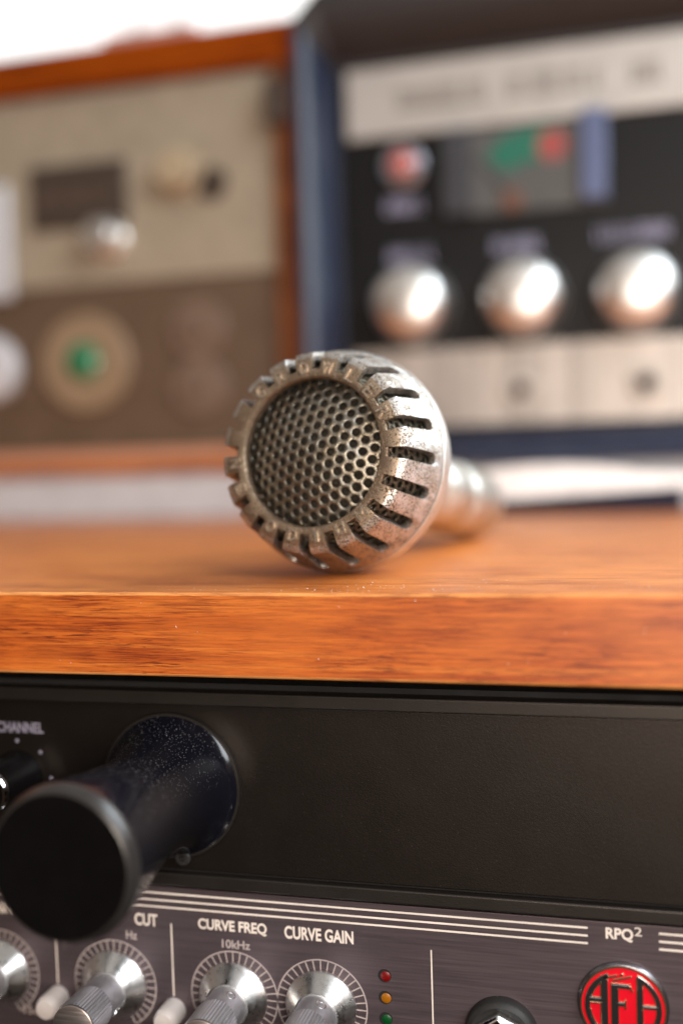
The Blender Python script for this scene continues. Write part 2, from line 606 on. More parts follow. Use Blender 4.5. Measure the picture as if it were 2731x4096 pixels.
for c in range(n):
    c2 = (c + 1) % n
    inslot = cols[c][1] or cols[c2][1]
    for i in range(len(rows) - 1):
        if inslot and ROW_S <= i < ROW_E:
            continue
        fc = bm.faces.new((grid[c][i], grid[c2][i], grid[c2][i + 1], grid[c][i + 1]))
        fc.material_index = 1 if i < TARN_ROWS else 0
cap = part('front_cap', bm, M_CAST, mic, smooth=38)
cap.data.materials.append(M_TARN)
so = cap.modifiers.new('thickness', 'SOLIDIFY')
so.thickness = 2.3 * U
so.offset = -1
be = cap.modifiers.new('bevel', 'BEVEL')
be.width = 0.38 * U
be.segments = 2
be.limit_method = 'ANGLE'
be.angle_limit = math.radians(33)

# raised letters on the rim
bm = bmesh.new()
LET = [('G', 133, 1), ('R', 115, 1), ('O', 97, 1), ('W', 79, 1), ('L', 61, 1), ('E', 43, 1), ('R', 25, 1),
       ('N', -173, -1), ('E', -155, -1), ('O', -119, -1), ('D', -101, -1), ('I', -83, -1), ('U', -65, -1), ('M', -47, -1)]
for ch, ang, up in LET:
    w = 0.9 if ch == 'I' else (2.9 if ch in 'WM' else 2.4)
    me = text_mesh(ch, w, 3.1, 0.0, 0.65)
    t = math.radians(ang)
    rad = E1 * math.cos(t) + E2 * math.sin(t)
    upv = rad * up
    xv = upv.cross(AX).normalized()
    for v in me.vertices:
        q = v.co.copy()
        v.co = MH + AX * (A0 - 0.3) + rad * 22.4 + xv * (q.x - w / 2) + upv * (q.z - 1.55) + AX * (-q.y)
    bm.from_mesh(me)
    bpy.data.meshes.remove(me)
part('raised_lettering', bm, M_LETTER, cap, smooth=30, bevel=0.08)

# rear shell
bm = bmesh.new()
prof = [(18.0, 28.4), (18.05, 30.75), (18.2, 30.93), (19.2, 31.0), (22, 30.9), (26, 30.0), (30, 28.3), (34, 25.7), (38, 22.4), (42, 18.6), (46, 15.0), (50, 12.6), (54, 11.6), (57, 11.4)]
ring = []
for a, r in prof:
    ring.append([bm.verts.new(mp(a, r + 0.04 * math.sin(k * 0.7 + a), 360 * k / 96)) for k in range(96)])
for i in range(len(ring) - 1):
    for k in range(96):
        bm.faces.new((ring[i][k], ring[i][(k + 1) % 96], ring[i + 1][(k + 1) % 96], ring[i + 1][k]))
part('rear_shell', bm, M_CASTREAR, mic)


def micround(name, prof, mat, seg=64, parent=mic):
    bm = bmesh.new()
    rg = []
    for a, r in prof:
        rg.append([bm.verts.new(mp(a, r, 360 * k / seg)) for k in range(seg)])
    for i in range(len(rg) - 1):
        for k in range(seg):
            bm.faces.new((rg[i][k], rg[i][(k + 1) % seg], rg[i + 1][(k + 1) % seg], rg[i + 1][k]))
    bm.faces.new(rg[0])
    bm.faces.new(rg[-1])
    return part(name, bm, mat, parent)


micround('neck', [(52, 11.9), (60, 11.6), (80, 11.8), (82, 11.4)], M_CASTREAR)
micround('collar', [(80, 11.9), (81, 12.4), (104, 12.5), (106, 12.0)], M_HANDLE)
micround('connector', [(104, 12.0), (106, 12.9), (112, 13.3), (135, 13.3), (138, 12.8), (138.6, 11.5)], M_HANDLE)


bm = bmesh.new()
rg = [[bm.verts.new(mp(a_, 30.3, 360 * k / 96)) for k in range(96)] for a_ in (16.7, 18.5)]
for k in range(96):
    bm.faces.new((rg[0][k], rg[0][(k + 1) % 96], rg[1][(k + 1) % 96], rg[1][k]))
part('seam_shade_ring', bm, M_DARK, mic)  # dark ring added for the shade inside the seam


# perforated domed grille
def perf(cells, mapf, hole, n=18):
    """cells: centres (u, v) of a hexagonal lattice of pitch 1; hole: radius in pitches; mapf((u, v)) -> Vector"""
    bm = bmesh.new()
    cache = {}

    def vert(u, v):
        key = (round(u, 3), round(v, 3))
        if key not in cache:
            cache[key] = bm.verts.new(mapf(u, v))
        return cache[key]
    R = 1 / math.sqrt(3)
    for (u, v) in cells:
        outer, inner = [], []
        for k in range(n):
            t = 2 * PI * k / n
            ph = (t % (PI / 3)) - PI / 6
            rr = 0.5 / math.cos(ph)
            # hexagon with apothem 0.5 whose flat sides face the six neighbours
            outer.append(vert(u + rr * math.cos(t + PI / 6), v + rr * math.sin(t + PI / 6)))
            inner.append(bm.verts.new(mapf(u + hole * math.cos(t + PI / 6), v + hole * math.sin(t + PI / 6))))
        for k in range(n):
            k2 = (k + 1) % n
            try:
                bm.faces.new((outer[k], outer[k2], inner[k2], inner[k]))
            except ValueError:
                pass
    return bm


PITCH = 3.12
RG = 20.6
rot = math.radians(20)


def hexcells(rmax):
    out = []
    for j in range(-12, 13):
        for i in range(-12, 13):
            u, v = i + 0.5 * (j % 2), j * math.sqrt(3) / 2
            if math.hypot(u, v) * PITCH < rmax:
                out.append((u, v))
    return out


def dome(u, v, lift=0.0):
    x, y = (u + 0.15) * PITCH, (v + 0.2) * PITCH
    x, y = x * math.cos(rot) - y * math.sin(rot), x * math.sin(rot) + y * math.cos(rot)
    r2 = (x * x + y * y) / (RG * RG)
    a = 0.6 + 5.2 * min(r2, 1.35) + lift
    return MH + AX * (A0 - a) + E1 * x + E2 * y


bm = perf(hexcells(RG + 0.2), dome, 0.345, 24)
gr = part('grille', bm, M_GRILLE, mic, smooth=40)
s2 = gr.modifiers.new('thickness', 'SOLIDIFY')
s2.thickness = 0.55 * U
s2.offset = 0
b2 = gr.modifiers.new('bevel', 'BEVEL')
b2.width = 0.09 * U
b2.segments = 1
b2.limit_method = 'ANGLE'
b2.angle_limit = math.radians(50)
# perforated band seen through the slots
NP = 54
ur = 2 * PI / NP


def band(u, v):
    t = u * ur
    a = 2.6 + v * 2.75
    r = 22.0 + a * 0.30
    return MH + AX * (A0 - a) + (E1 * math.cos(t) + E2 * math.sin(t)) * r


cells = [(i + 0.5 * (j % 2), j * math.sqrt(3) / 2) for j in range(0, 7) for i in range(NP)]
bm = perf(cells, band, 0.34, 12)
bg_ = part('inner_mesh', bm, M_GRIME, mic, smooth=40)
s3 = bg_.modifiers.new('thickness', 'SOLIDIFY')
s3.thickness = 0.4 * U
# foam behind both
bm = bmesh.new()
rg = []
for (a, r) in [(17, 25.2), (10, 23.2), (5.6, 21.3), (7.2, 20.4), (6.0, 17), (4.6, 12), (3.4, 6), (3.0, 1)]:
    rg.append([bm.verts.new(mp(a + 0.3, r, 360 * k / 72)) for k in range(72)])
for i in range(len(rg) - 1):
    for k in range(72):
        bm.faces.new((rg[i][k], rg[i][(k + 1) % 72], rg[i + 1][(k + 1) % 72], rg[i + 1][k]))
bm.faces.new(rg[-1])
part('foam_lining', bm, M_FOAM, mic)

# ------------------------------------------------------------------ upper rack unit (black)
YP = 13.0
blk = thing('rack_processor', 'black rack unit with a big flared black knob just under the shelf', 'rack unit', (-20, 60, -79))
part('chassis', newbox(-260, 228, YP + 1.2, 260, -78.6, -25.5), M_DARK, blk)
part('front_panel', newbox(-262, 230, YP, YP + 3, -74.9, -31.0), M_BLACKPANEL, blk, bevel=0.3)
part('top_rail', newbox(-262, 230, YP - 3.0, YP + 6, -30.6, -26.9), M_LIP, blk, bevel=0.5)
part('bottom_rail', newbox(-262, 230, YP - 1.2, YP + 5, -79.2, -75.7), M_LIP, blk, bevel=0.4)
# the flared knob
kc = (-51.0, -52.3)
kb = part('knob', turned([(13.0, 18.6), (11.8, 18.7), (11.2, 18.0), (9.0, 16.6), (5.0, 15.0), (-2, 13.9), (-10, 13.6), (-18, 14.2), (-28, 15.4), (-36, 16.6), (-42.0, 17.2)], kc, 96), M_DUSTY, blk)
part('knob_ring', turned([(12.9, 19.3), (12.2, 19.4), (11.6, 19.1), (11.6, 18.4)], kc, 96, close0=False, close1=False), M_LIP, kb)
part('knob_rim', turned([(-41.95, 17.25), (-43.4, 17.2), (-45.1, 16.2), (-45.35, 15.6)], kc, 96, close0=False, close1=False), M_RIM, kb)
part('knob_face', turned([(-45.2, 15.55), (-45.5, 15.5), (-45.5, 1.0)], kc, 96), M_BLACK, kb)
# selector with polished ring
sc_ = (-96.4, -52.3)
kb2 = part('selector_knob', turned([(13, 7.4), (12, 7.4), (10, 6.4), (-1.4, 5.8)], sc_, 64), M_BLACK, blk)
part('polished_ring', turned([(-1.3, 6.1), (-2.4, 6.1), (-2.9, 5.7), (-2.9, 5.0), (-2.0, 4.9)], sc_, 64, close0=False, close1=False), M_CHROME, kb2)
bm = bmesh.new()
for k in range(-3, 4):
    t = math.radians(90 - 45 * k)
    lathe(bm, [(YP - 0.02, 0.55), (YP - 0.08, 0.55)], (sc_[0] + 9.9 * math.cos(t), sc_[1] + 9.9 * math.sin(t)), 16)
part('position_dots', bm, M_PRINTFAINT, blk)
bm = bmesh.new()
add_text(bm, 'OUTPUT CHANNEL', -115.5, YP - 0.03, -40.2, 27.3, 3.0, 0.03)
part('channel_lettering', bm, M_PRINTFAINT, blk)
# little hex screw beside the knob
part('screw', turned([(13, 2.2), (11.6, 2.2), (11.2, 1.8), (11.2, 0.9), (11.9, 0.8)], (-48.4, -71.2), 24), M_RUBBER, blk)

# ------------------------------------------------------------------ preamp below
pre = thing('rack_preamp', 'brown brushed metal preamp panel with silver knobs and round red badge', 'preamp', (-20, 60, -124.5))
part('front_panel', newbox(-262, 230, YP, YP + 3, -124, -79.95), M_ANOD, pre, bevel=0.2)
part('chassis', newbox(-250, 218, YP + 3.01, 240, -123.5, -80.6), M_DARK, pre)
YT = YP - 0.03
bm = bmesh.new()
for z in (-81.75, -83.65, -85.5):
    box(bm, -262, 54.6, YP - 0.05, YP - 0.01, z - 0.24, z + 0.24)
    box(bm, 70.9, 228, YP - 0.05, YP - 0.01, z - 0.24, z + 0.24)
part('printed_lines', bm, M_PRINT, pre, smooth=0)
for (x, hw, za, zb0) in ((16.62, 0.18, -121, -90.6), (-53.0, 0.2, -109.4, -89.8), (-87.3, 0.2, -109.4, -89.8)):
    part('divider_line', newbox(x - hw, x + hw, YP - 0.05, YP - 0.01, za, zb0), M_PRINT, pre, smooth=0)
bm = bmesh.new()
add_text(bm, 'RPQ', 58.75, YT, -84.45, 6.3, 3.25, 0.03)
add_text(bm, '2', 65.35, YT, -82.75, 1.7, 2.1, 0.0)
part('model_lettering', bm, M_PRINT, pre)
for (word, x, w) in (('CURVE FREQ', -45.3, 19.0), ('CURVE GAIN', -21.5, 18.3), ('CUT', -63.5, 6.6), ('GAIN', -108.5, 8.4)):
    bm = bmesh.new()
    add_text(bm, word, x, YT, -91.0, w, 3.4, 0.03)
    part('knob_lettering', bm, M_PRINT, pre)
for (word, x, z, w) in (('10kHz', -38.8, -95.0, 7.8), ('Hz', -66.2, -95.0, 3.2), ('15dB', -98.3, -119.0, 7.0)):
    bm = bmesh.new()
    add_text(bm, word, x, YT, z, w, 2.3, 0.015)
    part('value_lettering', bm, M_PRINTDIM, pre)
KZ = -107.7
kd = dict(screw_angle=70)
for (x, sa, mark) in ((-12.1, 62, 0), (-35.9, 62, 0), (-70.0, -38, 1), (-105.0, -38, 1)):
    # dial scale
    bm = bmesh.new()
    ns = 72
    for (r0, r1) in ((11.75, 12.05),):
        a0, a1 = -62, 242
        pts = []
        for k in range(ns + 1):
            t = math.radians(a0 + (a1 - a0) * k / ns)
            pts.append([bm.verts.new((x + r * math.cos(t), y, KZ + r * math.sin(t))) for r, y in ((r0, YP - 0.01), (r1, YP - 0.01), (r1, YP - 0.05), (r0, YP - 0.05))])
        for k in range(ns):
            for q in range(4):
                q2 = (q + 1) % 4
                bm.faces.new((pts[k][q], pts[k][q2], pts[k + 1][q2], pts[k + 1][q]))
    for k in range(31):
        t = math.radians(-62 + 304 * k / 30)
        u_, n_ = Vector((math.cos(t), 0, math.sin(t))), Vector((-math.sin(t), 0, math.cos(t)))
        c0 = Vector((x, 0, KZ))
        hw = 0.15
        q = [c0 + u_ * 9.0 - n_ * hw, c0 + u_ * 11.7 - n_ * hw, c0 + u_ * 11.7 + n_ * hw, c0 + u_ * 9.0 + n_ * hw]
        f = [bm.verts.new((p.x, YP - 0.045, p.z)) for p in q]
        bm.faces.new(f)
    part('dial_scale', bm, M_PRINTDIM, pre, smooth=0)
    kn = part('knob', turned([(12.8, 9.3), (11.9, 9.35), (11.5, 9.1), (8.0, 5.95), (7.6, 5.7)], (x, KZ), 96, close1=True), M_ALU, pre)
    part('knob_shaft', turned([(8.4, 5.35), (0.5, 5.2)], (x, KZ), 96), M_ALUDARK, kn)
    bm = turned([(0.7, 5.25), (0.2, 5.65), (-8.6, 5.75), (-9.6, 5.5)], (x, KZ), 88, ripple=(1, 2, 0.28))
    part('knurled_grip', bm, M_ALUDARK, kn, smooth=20)
    part('knob_face', turned([(-9.4, 5.62), (-9.9, 5.55), (-10.1, 5.25), (-10.1, 0.5)], (x, KZ), 96, close0=False), M_ALUFACE, kn)
    part('pointer', newbox(x - 5.4, x - 1.6, -10.25, -9.9, KZ - 0.55, KZ + 0.15) if mark else newbox(x - 0.4, x + 0.4, -10.25, -9.9, KZ - 5.4, KZ - 2), M_BLACK, kn, bevel=0.15)
    # set screw in the shaft
    t = math.radians(sa)
    bm = bmesh.new()
    lathe(bm, [(0, 1.35), (-0.5, 1.35), (-0.5, 0.95), (0.3, 0.85)], (0, 0), 24)
    d = Vector((math.cos(t), 0, math.sin(t)))
    rm = Vector((0, -1, 0)).rotation_difference(d).to_matrix()
    for v in bm.verts:
        v.co = rm @ v.co + Vector((x, 4.6, KZ)) + d * 4.85
    part('set_screw', bm, M_CHROME, kn)
for x, z in ((-53.0, -113.2), (-87.3, -113.2)):
    part('push_button', turned([(13, 3.3), (7.6, 3.3), (6.4, 3.1), (5.6, 2.5), (5.3, 1.1)], (x, z), 48), M_WHITEBTN, pre)
for z, m, nm in ((-98.3, M_LEDR, 'red'), (-103.9, M_LEDA, 'amber'), (-109.4, M_LEDG, 'green')):
    ld = part('indicator_lamp', turned([(YP - 0.005, 1.72), (YP - 0.06, 1.72), (YP - 0.06, 1.0)], (4.6, z), 32, close1=False), M_DARK, pre, label=nm + ' indicator lamp')  # dark disc drawn as the shaded hole behind the offset lens
    part('lens', turned([(YP + 0.02, 1.32), (YP - 0.12, 1.26), (YP - 0.26, 0.9), (YP - 0.32, 0.3)], (4.85, z - 0.12), 32), m, ld)
# socket with chrome hexagon
jc = (33.7, -109.3)
jk = part('power_switch', turned([(13, 8.8), (10.6, 8.7), (9.8, 8.2), (9.4, 7.4), (9.9, 6.3)], jc, 72), M_RUBBER, pre)
bm = bmesh.new()
lathe(bm, [(9.9, 6.5), (8.4, 6.5), (7.5, 5.5), (7.4, 3.4)], jc, 6)
for v in bm.verts:
    p = Vector((v.co.x - jc[0], 0, v.co.z - jc[1]))
    p.rotate(Matrix.Rotation(math.radians(26), 3, 'Y'))
    v.co = (jc[0] + p.x, v.co.y, jc[1] + p.z)
part('hex_nut', bm, M_CHROME, jk, smooth=20, bevel=0.3)
# round badge
bc = (62.5, -99.6)
bd = part('badge', turned([(13, 10.5), (12.1, 10.5), (11.6, 10.1), (11.5, 9.7)], bc, 96), M_BADGEMETAL, pre)
part('enamel', turned([(11.7, 9.55), (11.45, 9.5), (11.4, 9.3), (11.4, 1)], bc, 96, close0=False), M_RED, bd)


def ringseg(bm, r0, r1, a0, a1, y0, y1, n_=40, cx=bc[0], cz=bc[1]):
    pts = []
    for k in range(n_ + 1):
        t = math.radians(a0 + (a1 - a0) * k / n_)
        pts.append([bm.verts.new((cx + r * math.cos(t), y, cz + r * math.sin(t))) for r, y in ((r0, y0), (r1, y0), (r1, y1), (r0, y1))])
    for k in range(n_):
        for q in range(4):
            q2 = (q + 1) % 4
            bm.faces.new((pts[k][q], pts[k][q2], pts[k + 1][q2], pts[k + 1][q]))
    bm.faces.new(pts[0])
    bm.faces.new(pts[-1])


bm = bmesh.new()
ringseg(bm, 9.55, 9.95, 0, 360, 11.6, 11.2, 96)
part('gold_edge', bm, M_GOLD, bd)
y0, y1 = 11.42, 11.05
STROKES = [(-4.95, -3.6, -6.4, 7.2), (3.3, 4.4, -7.0, 7.1), (-7.9, -4.9, 0.95, 1.95), (4.35, 7.9, 0.35, 1.0),
           (-2.55, -1.2, -5.4, 5.6), (-1.25, 1.6, 4.75, 5.6), (-1.25, 0.2, 0.45, 1.25), (-1.25, 1.6, -5.4, -4.6)]


def emblem(grow, ya):
    bm = bmesh.new()
    ringseg(bm, 7.75 - grow, 8.75 + grow * 0.4, 114 - grow * 6, 246 + grow * 6, y0, ya)
    ringseg(bm, 7.75 - grow, 8.75 + grow * 0.4, -66 - grow * 6, 66 + grow * 6, y0, ya)
    for k, (a_, b_, c_, d_) in enumerate(STROKES):
        box(bm, bc[0] + a_ - grow, bc[0] + b_ + grow, y0 - 0.003 - 0.001 * k, ya + 0.003 * k + 0.002, bc[1] + c_ - grow, bc[1] + d_ + grow)
    return bm


part('emblem_edge', emblem(0.24, y1 + 0.14), M_GOLD, bd, smooth=0, bevel=0.05)
bm = emblem(0.0, y1)


def slant(p0, p1, w):
    a, b_ = Vector((bc[0] + p0[0], 0, bc[1] + p0[1])), Vector((bc[0] + p1[0], 0, bc[1] + p1[1]))
    d = (b_ - a).normalized()
    n_ = Vector((-d.z, 0, d.x)) * w / 2
    q = [a - n_, b_ - n_, b_ + n_, a + n_]
    f0 = [bm.verts.new((p.x, y0, p.z)) for p in q]
    f1 = [bm.verts.new((p.x, y1, p.z)) for p in q]
    bm.faces.new(f0)
    bm.faces.new(f1)
    for i in range(4):
        bm.faces.new((f0[i], f0[(i + 1) % 4], f1[(i + 1) % 4], f1[i]))


part('emblem_strokes', bm, M_BADGEMETAL, bd, smooth=0, bevel=0.12)
bm = bmesh.new()
slant((-2.3, 6.4), (2.1, 7.75), 0.55)
slant((-4.4, 6.9), (-1.2, 7.7), 0.6)
slant((-0.6, 7.5), (0.1, 8.3), 0.5)
slant((1.55, 5.4), (2.3, 4.0), 0.45)
slant((0.6, 2.1), (0.6, -0.35), 0.4)
# thin bright outlines of the red windows
ringseg(bm, 7.35, 7.75, 131, 163, y0, y1 + 0.05, 16)
ringseg(bm, 7.35, 7.75, 186, 226, y0, y1 + 0.05, 16)
slant((-7.55, 0.72), (-4.95, 0.72), 0.35)
slant((-3.5, -6.5), (-3.5, 6.6), 0.22)
slant((-1.05, -4.5), (-1.05, 4.7), 0.2)
slant((4.52, 1.1), (4.52, 5.4), 0.22)
slant((4.52, -6.2), (4.52, 0.2), 0.22)
part('emblem_highlights', bm, M_GOLD, bd, smooth=0, bevel=0.08)

# ------------------------------------------------------------------ the machine in the wooden case
YM = 330.0
lm = thing('tape_recorder', 'beige and brown vintage recorder in an orange wooden case behind the microphone', 'recorder', (-250, 400, 26.2))
part('case_top', newbox(-420, -108, YM, 520, 250.6, 273.5), M_CASEWOOD, lm, bevel=2.5)
part('case_bottom', newbox(-420, -108, YM, 520, 26.4, 33.0), M_CASELIP, lm, bevel=1.0)
part('case_side', newbox(-121, -108.2, YM + 0.6, 519, 35.1, 250.5), M_CASEWOODZ, lm, bevel=1.0)
part('case_back', newbox(-420, -121.2, 500, 518, 35.1, 250.5), M_BROWNDARK, lm)
part('inner_ledge', newbox(-420, -121.3, YM + 2, 343, 33.1, 40.5), M_LEDGE, lm, bevel=0.8)
YB = 338.0
x1, z1 = at(-121.5, 138.5, YB)
p1 = part('upper_panel', newbox(-420, -121.4, YB, YB + 4, 139.2, 250.4), M_BEIGE, lm)
p2 = part('lower_panel', newbox(-420, -121.4, YB + 2, YB + 6, 40.6, 138.9), M_BROWNP, lm)
# meter window
a = at(-271, 207, YB)
b = at(-209, 170, YB)
mw = part('meter_window', newbox(a[0], b[0], YB - 3, YB - 0.01, b[1], a[1]), M_BROWNDARK, lm, bevel=1.0)
bm = bmesh.new()
for k in range(9):
    x = a[0] + 8 + k * 5.4
    box(bm, x, x + 0.9, YB - 3.2, YB - 3.01, (a[1] + b[1]) / 2 - 4 - (k % 3), (a[1] + b[1]) / 2 + 4)
part('meter_marks', bm, M_SWITCH, mw, smooth=0)


def roundpart(name, cx, cz, Y, prof, mat, parent, seg=48, label=None):
    x, z = at(cx, cz, Y)
    return part(name, turned([(Y + yy, r) for yy, r in prof], (x, z), seg), mat, parent, label=label)


roundpart('beige_knob', -176, 195, YB, [(0, 15), (-2, 15), (-3, 12), (-13, 10.5), (-14, 9.5)], M_BEIGEKNOB, lm)
roundpart('knob_shadow', -158, 188, YB, [(0, 9.5), (-2.5, 9), (-2.5, 5), (-1, 4)], M_BROWNDARK, lm)  # brown disc added as the beige knob's cast shadow
roundpart('silver_knob', -222, 162, YB, [(0, 12), (-3, 12), (-5, 10), (-16, 9), (-17, 8)], M_SATINKNOB, lm)
x, z = at(-293, 165, YB)
part('pale_lever', newbox(x - 9, x + 9, YB - 7, YB - 0.01, z - 34, z + 34), M_PLINTH, lm, bevel=3)
x, z = at(-118, 228, YM)
part('case_latch', newbox(x - 6, x + 6.5, YM - 6, YM + 0.55, z - 12, z + 12), M_BROWNDARK, lm, bevel=1.5)
dl = roundpart('tuning_dial', -240, 92, YB, [(2, 29), (-1.5, 29), (-3, 27.5), (-3, 12)], M_DIAL, lm, 72)
roundpart('green_eye', -240, 93, YB, [(-2.9, 11), (-5, 10.5), (-7, 7), (-7.5, 2)], M_GREENGLASS, dl)
roundpart('rotary_switch', -169.5, 108, YB, [(2, 17.5), (0, 17.5), (-1.5, 16), (-1.5, 5), (-7, 4.2), (-7.5, 3)], M_SWITCH, lm)
roundpart('rotary_switch', -169.5, 75, YB, [(2, 17.5), (0, 17.5), (-1.5, 16), (-1.5, 5), (-7, 4.2), (-7.5, 3)], M_SWITCH, lm)
roundpart('pale_dial', -305, 92, YB, [(2, 21), (-4, 21), (-9, 17), (-9, 3)], M_PLINTH, lm)

# ------------------------------------------------------------------ the machine in the dark case
rm_ = thing('tape_preamplifier', 'dark cased amplifier with silver strips and three satin round knobs', 'amplifier', (20, 400, 26.2))
XL, XR, ZB, ZT = -107.0, 232.0, 26.6, 284.0
CC = 14.0
YI = 345.0


def frame_piece(name, outer0, outer1, inner0, inner1, mat):
    """mitred case edge: outer corners at the front, inner corners sunk to the panel; (x, z) pairs"""
    bm = bmesh.new()
    f, bk = [], []
    ctr = Vector(((XL + XR) / 2, 0, (ZB + ZT) / 2))

    def lerp(p, q, t):
        return (p[0] + (q[0] - p[0]) * t, p[1] + (q[1] - p[1]) * t)
    sect = [(0.0, 352.0), (0.0, YM - 4), (0.06, YM - 8), (0.2, YM - 9), (0.34, YM - 7.5), (0.54, YM - 5), (0.88, YI - 3), (0.9, YI - 1.2), (1.0, YI - 1), (1.0, 352.0)]
    A = [bm.verts.new((*(lambda p: (p[0], y, p[1]))(lerp(outer0, inner0, t)),)) for t, y in sect]
    B = [bm.verts.new((*(lambda p: (p[0], y, p[1]))(lerp(outer1, inner1, t)),)) for t, y in sect]
    ns_ = len(sect)
    for i in range(ns_):
        bm.faces.new((A[i], A[(i + 1) % ns_], B[(i + 1) % ns_], B[i]))
    bm.faces.new(A)
    bm.faces.new(B)
    return part(name, bm, mat, rm_, smooth=50)


g = 0.15
xi, zi = at(-83.5, 44.5, YI)
xo, zo = at(0, 240, YI)
frame_piece('case_side', (XL, ZB + g), (XL, ZT - CC - g), (xi, zi + g), (xi, zo - 1.0), M_NAVY)
frame_piece('case_corner', (XL + 0.05, ZT - CC), (XL + CC, ZT - 0.05), (xi, zo - 0.8), (xi + 0.1, zo - 0.1), M_CASEBACK)
frame_piece('case_top', (XL + CC + g, ZT), (XR - g, ZT), (xi + g, zo), (XR - 20 - g, zo), M_CASEBACK)
frame_piece('case_bottom', (XL + g, ZB), (XR - g, ZB), (xi + g, zi), (XR - 20 - g, zi), M_NAVY)
frame_piece('case_side', (XR, ZB + g), (XR, ZT - g), (XR - 20, zi + g), (XR - 20, zo - g), M_NAVY)
part('case_body', newbox(XL + 0.5, XR - 0.5, 352.1, 560, ZB + 0.5, ZT - 0.5), M_CASEBACK, rm_, bevel=15)
part('face_panel', newbox(xi + 0.3, XR - 20.3, YI, YI + 6, zi + 0.3, zo - 0.3), M_FACE, rm_)
za = at(0, 240.5, YI)[1]
zb_ = at(0, 202.5, YI)[1]
xa = at(-78, 0, YI)[0]
ts = part('name_strip', newbox(xa, XR - 22, YI - 2.5, YI - 0.01, zb_, za - 1.5), M_SILVER, rm_, bevel=0.6)
bm = bmesh.new()
zc = (za + zb_) / 2 - 1.0


def glyph_row(x0, x1, z, h, n_, seed):
    """a row of letter-sized strokes, too far out of focus in the photograph to be read"""
    r_ = random.Random(seed)
    step = (x1 - x0) / n_
    for i in range(n_):
        xx = x0 + i * step
        w = step * 0.72
        s_ = w * 0.30
        box(bm, xx, xx + s_, YY - 0.25, YY, z, z + h)
        if r_.random() < 0.7:
            box(bm, xx + w - s_, xx + w, YY - 0.25, YY, z, z + h)
        if r_.random() < 0.8:
            box(bm, xx + s_ + 0.02, xx + w - s_ - 0.02, YY - 0.25, YY, z, z + h * 0.16)


YY = YI - 2.52
for (d0, d1, nn) in ((-50, -3, 9), (8, 56, 8), (70, 88, 3)):
    u0, u1 = at(d0, 0, YY)[0], at(d1, 0, YY)[0]
    glyph_row(u0, u1, zc - 5.5, 12, nn, d0 + 99)
part('strip_lettering', bm, M_TEXTDARK, ts, smooth=0)
# indicator jewel
jw = roundpart('indicator_jewel', -48, 187, YI, [(0, 11.5), (-3, 11.5), (-4, 10.2), (-4, 7.0)], M_JEWELRING, rm_)
roundpart('red_lens', -48, 187, YI, [(-3.5, 7.2), (-6.5, 6.4), (-8.5, 3.6), (-9, 1)], M_JEWEL, jw)
# level meter
a = at(-26, 201, YI)
b = at(57, 157.5, YI)
mt_ = part('level_meter', newbox(a[0], b[0], YI - 3, YI - 0.01, b[1], a[1]), M_METERGREY, rm_, bevel=0.5)
part('meter_bezel', newbox(a[0] - 0.2, a[0] + 15, YI - 7.5, YI - 3.02, b[1], a[1]), paint('grey_meter_bezel', (0.028, 0.029, 0.036), 0.45), mt_, bevel=0.6)
part('meter_bezel', newbox(b[0] - 12.5, b[0] + 0.5, YI - 9, YI - 3.02, b[1] + 2, a[1] + 3), M_BEZEL, mt_, bevel=0.6)
bm = bmesh.new()
gx, gz = at(2, 192, YI)
ringpts = [(-6, -6.5), (2, 3.5), (15, 7), (31, 8), (31, -8.5), (15, -11), (4, -15)]
f0 = [bm.verts.new((gx + p, YI - 3.05, gz + q)) for p, q in ringpts]
f1 = [bm.verts.new((gx + p, YI - 3.35, gz + q)) for p, q in ringpts]
bm.faces.new(f0)
bm.faces.new(f1)
for i in range(len(f0)):
    bm.faces.new((f0[i], f0[(i + 1) % len(f0)], f1[(i + 1) % len(f0)], f1[i]))
part('green_zone', bm, M_METERGREEN, mt_, smooth=0)
roundpart('red_zone', 30, 190, YI - 3, [(-0.02, 7.8), (-0.4, 7.8)], M_METERRED, mt_)
roundpart('pivot_cap', 9, 163.5, YI - 3, [(-0.02, 6), (-1.2, 5)], paint('brown_meter_cap', (0.12, 0.05, 0.03), 0.4), mt_)
bm = bmesh.new()
p0 = Vector((*at(8, 165, YI),))
p1_ = Vector((*at(-10, 187, YI),))
dd = (p1_ - p0).normalized()
nn_ = Vector((-dd.y, dd.x)) * 0.35
q = [p0 - nn_, p1_ - nn_, p1_ + nn_, p0 + nn_]
f0 = [bm.verts.new((v[0], YI - 3.6, v[1])) for v in q]
f1 = [bm.verts.new((v[0], YI - 3.9, v[1])) for v in q]
bm.faces.new(f0)
bm.faces.new(f1)
for i in range(4):
    bm.faces.new((f0[i], f0[(i + 1) % 4], f1[(i + 1) % 4], f1[i]))
part('needle', bm, M_BLACK, mt_, smooth=0)
# three satin knobs with labels
for (cx, cz) in ((-45, 113), (14, 112.5), (71, 112)):
    k = roundpart('control_knob', cx, cz, YI - 4, [(4, 22), (0, 22), (-3, 20.5), (-14, 19.5), (-18, 17.5), (-20.5, 13), (-21.5, 6), (-21.7, 1)], M_SATINKNOB, rm_, 96)
YY = YI - 0.01
for (d0, d1, zz, nn) in ((-57, -32, 139, 6), (-1, 25, 140, 6), (52, 88, 142, 9), (-58, -37, 166, 6)):
    u0, u1 = at(d0, 0, YY)[0], at(d1, 0, YY)[0]
    bm = bmesh.new()
    glyph_row(u0, u1, at(0, zz, YY)[1] - 3.5, 7.5, nn, d0)
    part('knob_lettering', bm, M_PRINTBLUE, rm_, smooth=0)
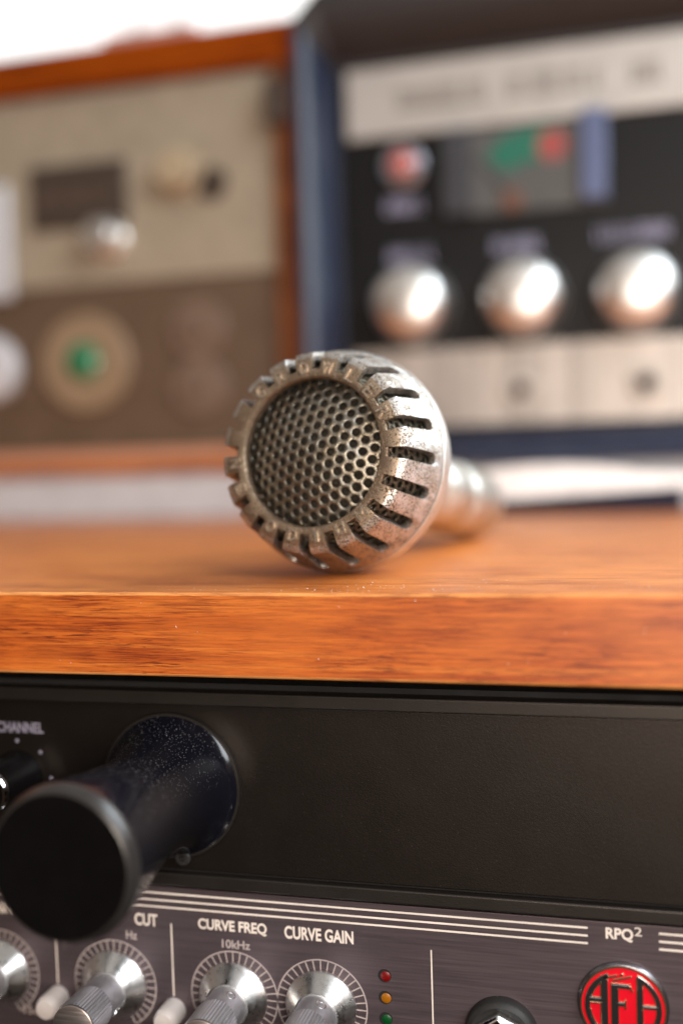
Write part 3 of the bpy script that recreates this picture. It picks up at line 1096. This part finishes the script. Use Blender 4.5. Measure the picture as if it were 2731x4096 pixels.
# ribbed lower strip with jacks
zl = at(0, 88.5, YI)[1]
zk = at(0, 47.5, YI)[1]
bm = bmesh.new()
xx = xa
while xx < XR - 24:
    box(bm, xx, xx + 3.2, YI - 3.2, YI - 0.01, zk, zl)
    box(bm, xx + 3.2, xx + 4.6, YI - 2.2, YI - 0.012, zk + 0.02, zl - 0.02)
    xx += 4.6
ls = part('ribbed_strip', bm, M_RIB, rm_, smooth=0)
for cx, cz in ((12, 65), (75, 65.5)):
    jx = roundpart('jack_socket', cx, cz, YI - 3, [(0, 8.5), (-3, 8.5), (-4.2, 7.4), (-4.2, 5.0), (-1, 4.6)], M_JACK, rm_)
    roundpart('socket_hole', cx - 1, cz, YI - 3, [(-1.1, 4.55), (-1.5, 4.5)], M_DARK, jx)

# board added where a pale gap shows below both machines
bd_ = part('gap_board', newbox(-430, 250, 334, 570, 0.03, 26.2), M_PLINTH, None, bevel=1.5)
tag(bd_, 'pale grey board filling the light gap beneath the two machines', 'board')

# white shape added for the window light seen under the dark machine
wt = thing('white_gap_light', 'white curved daylight tray with dark blue underside on the wooden shelf', 'standin', (40, 318, 0))
bm = bmesh.new()
N = 24
top, bot = [], []
for k in range(N + 1):
    t = k / N
    x = -22 + 118 * t
    zt = 20.5 + 5.0 * math.sin(PI * min(1, t * 1.25)) * 0.9 - 8 * max(0, t - 0.72)
    zb2 = 6.6 + 6.4 * t
    if k == 0:
        zt, zb2 = 15.5, 9.0
    if k == 1:
        zt, zb2 = 19.5, 7.2
    top.append((x, zt))
    bot.append((x, zb2))
out = top + bot[::-1]
f0 = [bm.verts.new((x, 314 + 0.02 * (x - 40) ** 2 * 0.05, z)) for x, z in out]
f1 = [bm.verts.new((x, 332, z)) for x, z in out]
for i in range(N):
    j = 2 * N + 1 - i
    bm.faces.new((f0[i], f0[i + 1], f0[j - 1], f0[j]))
    bm.faces.new((f1[i], f1[i + 1], f1[j - 1], f1[j]))
for i in range(len(out)):
    bm.faces.new((f0[i], f0[(i + 1) % len(out)], f1[(i + 1) % len(out)], f1[i]))
part('gap_light_body', bm, M_WHITE, wt, smooth=50)
bm = bmesh.new()
f0, f1 = [], []
pts = [(-20, 0.06), (92, 0.06)] + [(x, z - 0.1) for x, z in bot[::-1] if -20 <= x <= 92]
f0 = [bm.verts.new((x, 316.5 + 0.001 * (x - 40) ** 2, z)) for x, z in pts]
f1 = [bm.verts.new((x, 331, z)) for x, z in pts]
bm.faces.new(f0)
bm.faces.new(f1)
for i in range(len(pts)):
    bm.faces.new((f0[i], f0[(i + 1) % len(pts)], f1[(i + 1) % len(pts)], f1[i]))
part('dark_underside', bm, M_NAVYDEEP, wt, smooth=30)

# ------------------------------------------------------------------ bright window behind everything
wi = thing('window', 'overexposed bright window behind the wooden case', 'window', (-250, 1200, 150))
part('window_pane', newbox(-900, 350, 1200, 1204, 150, 1100), M_DAY, wi)
part('window_frame', newbox(-545, -527, 1180, 1199, 100, 1100), M_FRAME, wi, bevel=2)
part('window_frame', newbox(-606, -588, 1180, 1199, 100, 1100), M_FRAME, wi, bevel=2)
bx = part('card_box', newbox(-262, -196, 410, 480, 273.8, 312), M_BRICK, None, bevel=1)
tag(bx, 'small pinkish card box lying on top of the orange wooden case', 'box')
